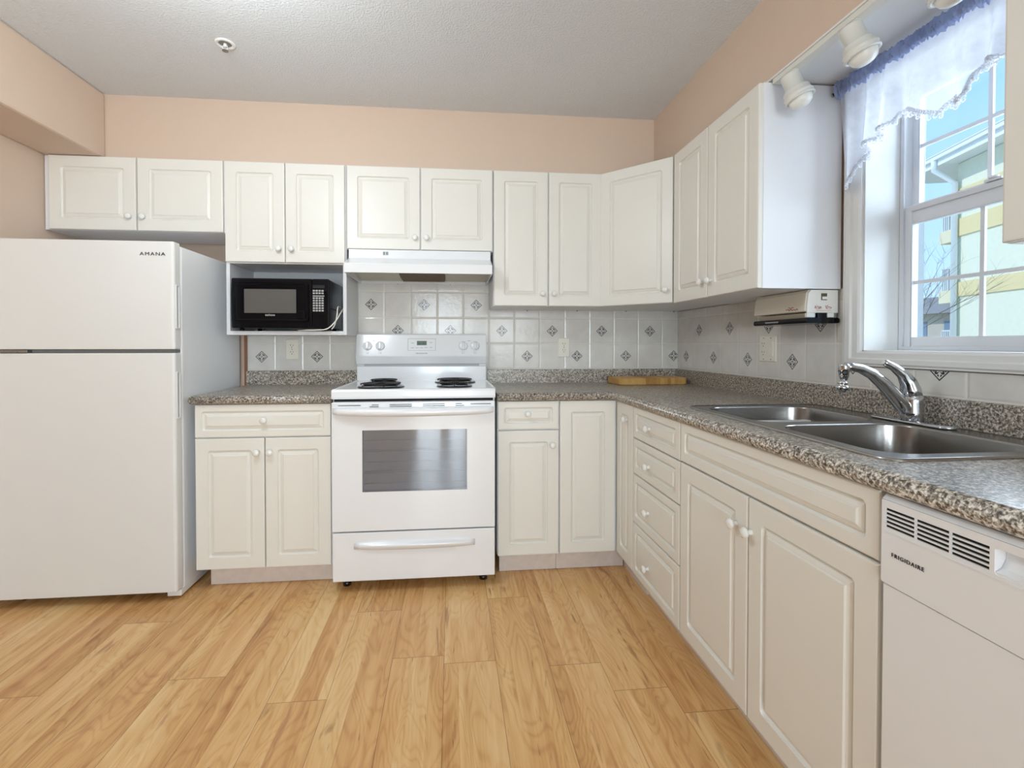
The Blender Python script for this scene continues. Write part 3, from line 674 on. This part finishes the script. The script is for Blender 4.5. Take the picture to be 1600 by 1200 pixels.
# ---------------------------------------------------------------- microwave
mw = thing('microwave_oven', 'small black microwave oven on the open cabinet shelf', 'microwave', (-.322, -.2, 1.2155))
obj('body', MB().box(-.562, -.083, -.345, -.055, 1.229, 1.484), MWBLACK, mw, .004)
pr = [(-.36, 1.228), (-.366, 1.235), (-.370, 1.30), (-.370, 1.42), (-.366, 1.478), (-.36, 1.485), (-.3455, 1.485), (-.3455, 1.228)]
dm = obj('door', MB().prism(pr, 'x', -.563, -.1665), MWBLACK, mw, .004)
m = MB(); m.loops([[(x, -.3702, z) for x, z in rr(-.548, -.180, 1.262, 1.462, .012)], [(x, -.374, z) for x, z in rr(-.546, -.182, 1.264, 1.460, .011)], [(x, -.374, z) for x, z in rr(-.538, -.190, 1.270, 1.454, .008)], [(x, -.371, z) for x, z in rr(-.534, -.194, 1.274, 1.450, .006)]], False, True); obj('door_bezel', m, MWBLACK, dm)
obj('door_window', MB().box(-.498, -.243, -.3725, -.3712, 1.306, 1.428), mat('microwave_mesh', (88, 84, 80), .5, var=.35, vscale=900), dm, 0)['label'] = 'grey mesh viewing window'
text('lettering', 'salton', .016, Matrix.Translation((-.372, -.3716, 1.296)) @ Matrix.Rotation(pi/2, 4, 'X'), PLATE, dm, .0004)
pn = obj('control_panel', MB().prism(pr, 'x', -.1655, -.083), MWBLACK, mw, .004)
m = MB(); m.box(-.160, -.100, -.3712, -.3702, 1.436, 1.452); obj('display', m, mat('dark_display', (40, 42, 48), .2), pn)
kp = MB()
for r_ in range(9):
    for c_ in range(4):
        if r_ in (2,) : kp.box(-.160+c_*.0145, -.160+c_*.0145+.0135, -.3716, -.3702, 1.418-r_*.0128, 1.418-r_*.0128+.006)
        else: kp.box(-.160+c_*.0145, -.160+c_*.0145+.0108, -.3716, -.3702, 1.418-r_*.0128, 1.418-r_*.0128+.0085)
obj('keypad', kp, mat('keypad_grey', (168, 168, 166), .5), pn)['label'] = 'pale grey keypad'
obj('open_button', MB().box(-.236, -.205, -.3735, -.3702, 1.279, 1.318), MWBLACK, dm, .002)
for x in (-.53, -.12):
    for y in (-.32, -.09): obj('foot', MB().lathe([(.012, 0), (.011, .0135)], (x, y, 1.2155), (0, 0, 1), 10), MWBLACK, mw)
cord = [(-.075, -.08, 1.33), (-.055, -.20, 1.345), (-.050, -.30, 1.345), (-.050, -.325, 1.30), (-.060, -.33, 1.25), (-.075, -.335, 1.225)]
def smooth_path(p, n=6):
    p = [Vector(q) for q in p]; out = []
    for i in range(len(p)-1):
        a_, b_, c_, d_ = p[max(i-1, 0)], p[i], p[i+1], p[min(i+2, len(p)-1)]
        for k in range(n):
            t = k/n; out.append(.5*((2*b_)+(c_-a_)*t+(2*a_-5*b_+4*c_-d_)*t*t+(3*b_-a_-3*c_+d_)*t**3))
    return out+[p[-1]]
m = MB(); m.tube(smooth_path(cord), .003, 8)
m.tube(smooth_path([(-.028, -.06, 1.38), (-.030, -.20, 1.36), (-.030, -.32, 1.315), (-.046, -.375, 1.265), (-.085, -.386, 1.226), (-.135, -.384, 1.2195), (-.19, -.36, 1.2195), (-.26, -.30, 1.2195)]), .003, 8)
obj('power_cord', m, PLATE, mw)['label'] = 'pale power cord looped at the side'

# ---------------------------------------------------------------- dishwasher
dw = thing('dishwasher', 'white built-in dishwasher at the end of the worktop', 'dishwasher', (1.66, -2.40, 0))
Y0, Y1 = -2.699, -2.104
obj('body', MB().box(1.40, 1.95, Y0+.004, Y1-.004, .10, .862), WHITE, dw)
m = MB(); holes = []
for c_ in range(3):
    for r_ in range(5):
        ya = -2.112-c_*.0592; holes.append([(ya-.0562, .8370-r_*.0078), (ya, .8370-r_*.0078), (ya, .8419-r_*.0078), (ya-.0562, .8419-r_*.0078)])
holes.append(rr(-2.50, -2.2935, .803, .843, .004))
plate(m, rr(Y0, Y1, .700, .856, .003), holes, lambda a_, b_, d_: (1.362+d_, a_, b_), .037, [.003]*15+[.022], 0, 1)
cp = obj('control_panel', m, [ENAMEL, DARK], dw)
m = MB(); m.prism([(1.384, .803), (1.384, .846), (1.382, .846), (1.3805, .825), (1.374, .812), (1.363, .807), (1.363, .803)], 'y', -2.4995, -2.294); obj('handle_pocket', m, ENAMEL, cp)
m = MB(); m.prism([(1.362, .8565), (1.372, .866), (1.399, .866), (1.399, .8565)], 'y', Y0, Y1); obj('top_edge', m, ENAMEL, cp, .001)
obj('panel_ridge', MB().box(1.3608, 1.3619, Y0+.002, Y1-.002, .7965, .7985), ENAMEL, cp)
TM = Matrix.Translation((1.3612, -2.1565, .7585)) @ Matrix.Rotation(-pi/2, 4, 'Z') @ Matrix.Rotation(pi/2, 4, 'X')
text('lettering', 'FRIGIDAIRE', .0102, TM, INK, cp, .0004)
obj('door', MB().box(1.366, 1.399, Y0, Y1, .112, .6965), ENAMEL, dw, .002)
obj('toe_kick', MB().box(1.45, 1.465, Y0, Y1, .002, .099), BLACK, dw)

# ---------------------------------------------------------------- cutting board
cb = MB(); lp = [(x, y) for x, y in rr(1.505, 1.925, -.262, -.052, .03, 5)]
A = Matrix.Translation((1.715, -.155, 0)) @ Matrix.Rotation(radians(3), 4, 'Z') @ Matrix.Translation((-1.715, .155, 0))
def cl(d, z): return [A @ Vector((x, y, z)) for x, y in off(lp, d)]
cb.loops([cl(-.004, .9105), cl(0, .914), cl(0, .946), cl(-.003, .949), cl(-.028, .949), cl(-.032, .9445), cl(-.036, .9445), cl(-.040, .949)], True, True)
tag(obj('cutting_board', cb, BOARD), 'golden wooden cutting board lying in the worktop corner', 'cutting board')

# ---------------------------------------------------------------- outlets and switch
def outlet(label, put, wide=False):
    r = thing('switch_and_outlet' if wide else 'wall_outlet', label, 'outlet', put(0, 0, 0))
    W_ = .058 if wide else .036
    m = MB(); L_ = lambda i, d, rad: [put(a_, b_, d) for a_, b_ in rr(-W_+i, W_-i, -.0585+i, .0585-i, rad)]
    m.loops([L_(0, .0005, .003), L_(0, .003, .003), L_(.003, .0055, .002)], True, True); obj('plate', m, PLATE, r)
    cx = -.025 if wide else 0
    for s_ in (-1, 1):
        m = MB(); q = rr(cx-.017, cx+.017, s_*.0195-.0145, s_*.0195+.0145, .009); m.loops([[put(a_, b_, .0055) for a_, b_ in q], [put(a_, b_, .0075) for a_, b_ in q]], False, True)
        rc = obj('receptacle', m, PLATE, r)
        m = MB()
        for x0, x1, z0, z1 in ((cx-.0085, cx-.0060, .001, .009), (cx+.0060, cx+.0085, .001, .008), (cx-.0022, cx+.0022, -.0095, -.005)):
            m.add([put(x0, s_*.0195+z0, .0077), put(x1, s_*.0195+z0, .0077), put(x1, s_*.0195+z1, .0077), put(x0, s_*.0195+z1, .0077)], [(0, 1, 2, 3)])
        obj('slots', m, INK, rc)
    if wide:
        m = MB(); q = rr(.008, .042, -.034, .034, .002); m.loops([[put(a_, b_, .0055) for a_, b_ in q], [put(a_, b_, .0065) for a_, b_ in q]], False, True); ro = obj('switch_frame', m, PLATE, r)
        m = MB(); q = [(.011, -.031), (.039, -.031), (.039, 0), (.039, .031), (.011, .031), (.011, 0)]
        hh = [.010, .010, .0072, .0085, .0085, .0072]; m.add([put(a_, b_, h) for (a_, b_), h in zip(q, hh)]+[put(a_, b_, .006) for a_, b_ in q], [(0, 1, 2, 5), (5, 2, 3, 4)]+[(i, (i+1) % 6, (i+1) % 6+6, i+6) for i in range(6)]); obj('rocker', m, PLATE, ro)
    m = MB()
    for s_ in ((-.048, .048) if wide else (0,)):
        for x in ((cx, .025) if wide else (0,)): m.lathe([(.0028, .0055), (.0024, .0064), (.0002, .0066)], put(x, s_, 0), Vector(put(0, 0, 1))-Vector(put(0, 0, 0)), 8)
    obj('screw', m, STEEL, r)
outlet('ivory double outlet on the tiles below the microwave', lambda a_, b_, d: Vector((-.380+a_, -.008-d, 1.116+b_)))
outlet('ivory double outlet on the tiles right of the stove', lambda a_, b_, d: Vector((1.245+a_, -.008-d, 1.126+b_)))
outlet('ivory combined outlet and rocker switch plate under the paper towel dispenser', lambda a_, b_, d: Vector((1.982-d, -.886-a_, 1.126+b_)), True)

# ---------------------------------------------------------------- wrap dispenser under the right wall cabinet
dp = thing('wrap_dispenser', 'beige wrap dispenser with black cutter under the cabinet beside the window', 'dispenser', (1.91, -1.13, 1.23))
pr = [(1.975, 1.348), (1.862, 1.348), (1.852, 1.335), (1.847, 1.29), (1.846, 1.268), (1.854, 1.266), (1.975, 1.266)]
b_ = obj('cover', MB().prism(pr, 'y', -1.283, -.985), BEIGEP, dp, .003)
pr = [(1.973, 1.347), (1.866, 1.347), (1.856, 1.335), (1.851, 1.29), (1.850, 1.262), (1.973, 1.262)]
ec = MB(); ec.prism(pr, 'y', -1.2895, -1.2835); ec = obj('end_cap', ec, mat('white_plastic', (236, 232, 224), .35), dp, .002)
m = MB(); m.box(1.905, 1.928, -1.2905, -1.2897, 1.309, 1.334); iw = obj('inspection_window', m, mat('roll_shadow', (92, 80, 62), .6), ec); obj('roll_end', MB().box(1.909, 1.928, -1.2912, -1.2906, 1.312, 1.322), PLATE, iw)
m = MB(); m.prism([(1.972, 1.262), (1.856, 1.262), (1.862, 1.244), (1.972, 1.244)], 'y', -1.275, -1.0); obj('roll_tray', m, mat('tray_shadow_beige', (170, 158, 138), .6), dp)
for a_, c_ in ((1.852, 1.884), (1.932, 1.958)): obj('guide_block', MB().box(a_, c_, -1.288, -1.2752, 1.246, 1.262), WHITE, dp, .001)
m = MB(); lp = rr(1.846, 1.978, 1.224, 1.2445, .008); m.loops([[(x, y, z) for x, z in lp] for y in (-1.292, -.982)], True, True); m.box(1.89, 1.925, -1.2935, -1.276, 1.240, 1.262); cu_ = obj('cutter_bar', m, MWBLACK, dp, .001)
cu_['label'] = 'black cutter bar'
obj('cutter_label', MB().box(1.8452, 1.8462, -1.14, -1.06, 1.231, 1.237), PALEINK, cu_)
m = MB()
def scrib(cx, cz, w, h, put, seed, n=14):
    rnd = random.Random(seed); return [put(cx-w/2+w*k/(n-1), cz+h*(rnd.random()-.5)) for k in range(n)]
for cx, sd in ((1.893, 1), (1.935, 2)):
    m.tube(scrib(cx, 1.283, .026, .011, lambda a_, z: (a_, -1.2897, z), sd), .0009, 5); m.tube([(cx+.011*cos(t), -1.2897, 1.283+.007*sin(t)) for t in [k*pi/8 for k in range(4, 17)]], .0006, 5)
m.tube([(1.886, -1.2897, 1.271), (1.945, -1.2897, 1.271)], .0005, 5)
obj('printed_pictogram', m, REDINK, ec)
m = MB()
m.tube(scrib(-1.215, 1.277, .065, .007, lambda a_, z: (1.8465, -2.43-a_, z), 5, 22), .0013, 5); m.tube(scrib(-1.22, 1.285, .028, .006, lambda a_, z: (1.847, -2.43-a_, z), 6, 9), .0013, 5)
obj('printed_script', m, REDINK, b_)

# ---------------------------------------------------------------- ceiling sprinkler
spk = thing('fire_sprinkler', 'small white recessed fire sprinkler in the ceiling', 'sprinkler', (-.396, -.786, 2.415))
z = 2.4148; c0 = (-.396, -.786, z)
obj('escutcheon', MB().lathe([(.024, 0), (.040, 0), (.040, -.003), (.036, -.006), (.026, -.005), (.024, .0)], c0, (0, 0, 1), 28, cap=False), WHITE, spk)
obj('cup', MB().lathe([(.025, -.001), (.001, -.0005)], c0, (0, 0, 1), 20), GREY, spk)
m = MB().lathe([(.007, -.001), (.007, -.012), (.003, -.014)], c0, (0, 0, 1), 10); m.tube([(-.404, -.786, z-.008), (-.406, -.786, z-.02), (-.396, -.786, z-.03)], .0018, 6); m.tube([(-.388, -.786, z-.008), (-.386, -.786, z-.02), (-.396, -.786, z-.03)], .0018, 6)
obj('nozzle', m, WHITE, spk); obj('deflector', MB().lathe([(.001, -.029), (.012, -.030), (.012, -.0315), (.001, -.032)], c0, (0, 0, 1), 14), STEEL, spk)

# ---------------------------------------------------------------- track light
tl = thing('track_light', 'white three-lamp track light under the bulkhead above the sink', 'track light', (1.725, -1.65, ZS))
m = MB(); m.box(1.699, 1.735, -2.03, -1.302, ZS-.018, ZS-.0005); obj('track', m, LIGHTW, tl, .002)
def lamp_head(y):
    hp_ = thing('x', 'x', 'x'); bpy.data.objects.remove(hp_)
    top_ = Vector((1.712, y, ZS-.02)); d = Vector((.34, -.16, -1)).normalized()
    m = MB(); m.box(1.703, 1.722, y-.02, y+.02, ZS-.034, ZS-.0182); m.tube([top_+Vector((0, -.018, -.012)), top_+Vector((.012, -.018, -.045))], .008, 8, flat=.4)
    c0 = top_+Vector((-.006, .006, -.006))
    m.lathe([(.004, 0), (.027, .001), (.030, .006), (.030, .052), (.036, .055), (.041, .060), (.041, .074), (.045, .076), (.046, .080), (.044, .082), (.044, .088), (.047, .090), (.047, .094), (.041, .096), (.038, .090)], c0, d, 28)
    h = obj('lamp_head', m, LIGHTW, tl)
    obj('bulb', MB().lathe([(.037, .084), (.0365, .098), (.032, .110), (.022, .119), (.009, .123), (.001, .1235)], c0, d, 24), BULB, h)
for y in (-1.385, -1.635, -1.885): lamp_head(y)

# ---------------------------------------------------------------- curtain
rod = thing('curtain_rod', 'thin metal curtain rod above the sink window', 'curtain rod', (1.93, -1.64, 2.05))
obj('pole', MB().tube([(1.935, -1.300, 2.052), (1.935, -1.99, 2.052)], .005, 10), STEEL, rod)
m = MB(); m.lathe([(.006, 0), (.008, .004), (.003, .008)], (1.935, -1.304, 2.052), (0, 1, 0), 12); m.tube([(1.935, -1.307, 2.05), (1.96, -1.307, 2.05), (1.985, -1.307, 2.045)], .003, 8); obj('bracket', m, STEEL, rod)
knots = [(-1.335, 1.735), (-1.352, 1.712), (-1.372, 1.708), (-1.392, 1.73), (-1.402, 1.765), (-1.418, 1.795), (-1.45, 1.812), (-1.49, 1.826), (-1.53, 1.836), (-1.548, 1.846), (-1.556, 1.868), (-1.575, 1.874), (-1.60, 1.862), (-1.64, 1.832), (-1.672, 1.815), (-1.685, 1.832), (-1.71, 1.845), (-1.735, 1.828), (-1.760, 1.800), (-1.775, 1.815), (-1.785, 1.86), (-1.80, 1.885), (-1.84, 1.872), (-1.90, 1.866), (-1.96, 1.862)]
def bottom(y):
    for (a_, b_), (c_, d_) in zip(knots, knots[1:]):
        if c_ <= y <= a_: return b_+(d_-b_)*(a_-y)/(a_-c_)
    return knots[0][1] if y > knots[0][0] else knots[-1][1]
def fold(y, t):                                       # t: 0 at the rod, 1 at the hem
    return 1.935+(.004+.020*t)*sin(y*66+1.8*sin(y*17))+.012*t*sin(y*23+2)
NV = 26; ls = []; ys = [-1.330-.63*k/260 for k in range(261)]
for y in ys:
    zb = bottom(y); ls.append([(fold(y, k/NV), y, 2.046+(zb-2.046)*k/NV) for k in range(NV+1)])
m = MB(); vs = [p for l in ls for p in l]; n = NV+1
m.add(vs, [(i*n+k, (i+1)*n+k, (i+1)*n+k+1, i*n+k+1) for i in range(len(ls)-1) for k in range(NV)], True)
val = tag(obj('window_valance', m, SHEER), 'sheer white valance with blue gathered header and lace hem on the sink window', 'curtain')
ls = []
for i in range(261):
    y = -1.322-.645*i/260; w = 1+.28*sin(i*1.9)+.2*sin(i*.83+1)
    ls.append([(1.935+(.011*w)*cos(a_)+.003*sin(i*2.7+a_), y+.003*sin(i*1.3+2*a_), 2.056+(.021+.004*sin(i*1.1))*w*sin(a_)) for a_ in [2*pi*k/10 for k in range(10)]])
obj('gathered_header', MB().loops(ls, True, True, True), RUFFLE, val)['label'] = 'pale blue gathered header'
m = MB(); pts = []
y = ys[0]
for (a_, b_), (c_, d_) in zip(knots, knots[1:]):
    L_ = math.hypot(c_-a_, d_-b_); k_ = max(1, int(L_/.0058))
    for i in range(k_): t = i/k_; pts.append((a_+(c_-a_)*t, b_+(d_-b_)*t))
for i, (y, z) in enumerate(pts):
    x = fold(y, 1)-.002
    m.torus((x, y, z-.003), (1, .3*sin(i*1.7), .2), .0052, .0020, 8, 4)
    if i % 2 == 0: m.torus((x, y, z-.012), (1, .2, 0), .0054, .0019, 8, 4)
    if i % 4 == 0: m.torus((x, y, z-.0205), (1, .2, 0), .0046, .0018, 8, 4)
pth = [Vector((fold(y, 1)-.002, y, z-.002)) for y, z in pts]
m.tube(pth, .0042, 6, flat=.45)
obj('lace_hem', m, LACE, val)['label'] = 'white lace hem'

# ---------------------------------------------------------------- outside
g = MB().box(2.6, 120, -40, 120, -3.4, -3.2); struct('ground', g, GRASS)
Kf = 28/9.
CX_, CY_ = .5539, -2.9306
P0 = (CX_+(7.367-CX_)*Kf, CY_+(2.95-CY_)*Kf); Dv = Vector((-.254, -.967)); Nv = Vector((.967, -.254))   # along the front, into the building
ang = math.atan2(Dv.y, Dv.x)
bl = thing('apartment_building', 'pale stucco apartment building with yellow bands seen through the window', 'building', (P0[0], P0[1], -3.2), ang)
# local frame: x along the front towards us, y = left of x ; building lies at y > 0 when Nv is the left normal
yl = Vector((-sin(ang), cos(ang))); sgn = 1 if yl.dot(Nv) > 0 else -1
def B(mb, x0, x1, y0, y1, z0, z1): mb.box(x0, x1, min(sgn*y0, sgn*y1), max(sgn*y0, sgn*y1), z0+3.2, z1+3.2)
m = MB(); B(m, 0, 24, 0, 12, -3.2, 8.7); obj('wall', m, STUCCO, bl, 0, True)
m = MB()
for z0, z1 in ((5.66, 6.38), (3.14, 3.74), (7.2, 7.62), (.4, 1.0)): B(m, -.05, 24, -.06, 12, z0, z1)
obj('wall_band', m, YBAND, bl, 0, True)['label'] = 'yellow horizontal bands'
m = MB(); B(m, -2.6, 24, -.75, 12.5, 8.72, 8.86); B(m, -2.6, 24, -.80, -.70, 8.66, 8.95); obj('soffit', m, SOFFW, bl, 0, True)
m = MB(); B(m, -2.6, 24, -.94, -.81, 8.90, 9.06); B(m, -2.6, 24, -.98, -.80, 9.06, 9.10); obj('gutter', m, SOFFW, bl, 0, True)
m = MB(); pr = [(-.95, 9.12), (5.5, 11.6), (12.6, 9.12)]
m.add([(x, sgn*y, z+3.2) for x in (-2.6, 24) for y, z in pr], [(0, 1, 2), (3, 4, 5), (0, 1, 4, 3), (1, 2, 5, 4), (0, 2, 5, 3)]); obj('roof', m, ROOF, bl, 0, True)
m = MB(); m.tube([(-.05, -sgn*.86, 12.2), (-.05, -sgn*.86, 11.7), (.08, -sgn*.16, 11.1), (.08, -sgn*.14, 0)], .11, 8); obj('downspout', m, SOFFW, bl, 0, True)
m = MB(); B(m, -2.5, -.01, 1.5, 3.2, 7.75, 8.70); obj('balcony_header', m, LOWW, bl, 0, True)
for z in (5.60, 2.95, .2):
    m = MB(); B(m, -1.45, -.06, .3, 3.2, z, z+.55); ba = obj('balcony_slab', m, LOWW, bl, 0, True)
    m = MB(); B(m, -1.35, -.06, .34, .39, z+1.50, z+1.56); B(m, -1.35, -1.30, .34, 3.2, z+1.50, z+1.56)
    for k in range(12): B(m, -1.35+k*.115, -1.31+k*.115, .35, .38, z+.55, z+1.5)
    for k in range(1, 22): B(m, -1.345, -1.305, .35+k*.13, .38+k*.13, z+.55, z+1.5)
    obj('railing', m, RAIL, ba, 0, True)
# bare tree
rnd = random.Random(11)
tr_ = MB(); bx_, by_ = 8.35, 5.75
def branch(p, d, L_, r, lev):
    pts = [p]; q = p; dd = d.copy(); n = 5
    for k in range(n):
        dd = (dd+Vector((rnd.uniform(-.16, .16), rnd.uniform(-.16, .16), rnd.uniform(-.05, .14)))).normalized(); q = q+dd*L_/n; pts.append(q)
    tr_.tube(pts, [r*(1-.7*k/n) for k in range(n+1)], 5)
    if lev <= 0: return
    for k in range(4 if lev > 1 else 5):
        i = rnd.randint(1, n); a_ = rnd.uniform(0, 2*pi); nd = (dd+Vector((cos(a_), sin(a_), rnd.uniform(-.1, .6)))*.75).normalized()
        branch(pts[i], nd, L_*rnd.uniform(.5, .72), r*.45, lev-1)
tr_.tube([(bx_, by_, -3.25), (bx_+.03, by_, -1), (bx_, by_, 1.0)], [.09, .06, .03], 8)
for k in range(8):
    a_ = k*pi/4+.3; branch(Vector((bx_, by_, -.6+k*.2)), Vector((cos(a_), sin(a_), .75+.2*(k % 3))).normalized(), 1.7, .016, 3)
tag(obj('bare_tree', tr_, BARK), 'leafless tree outside the window in front of the pale building', 'tree')
m = MB(); m.box(45, 56, 34, 60, -3.2, 3.9); fb = thing('far_house', 'grey building far beyond the balconies outside the window', 'building', (50, 45, -3.2))
obj('wall', m, FARB, fb); obj('roof', MB().prism([(44, 3.9), (50.5, 6.0), (57, 3.9)], 'y', 33, 61), ROOF, fb)
m = MB()
for y in range(35, 59, 3): m.box(44.95, 45.05, y, y+1.4, 1.9, 3.2)
obj('window', m, mat('far_pane', (120, 140, 165), .2), fb)
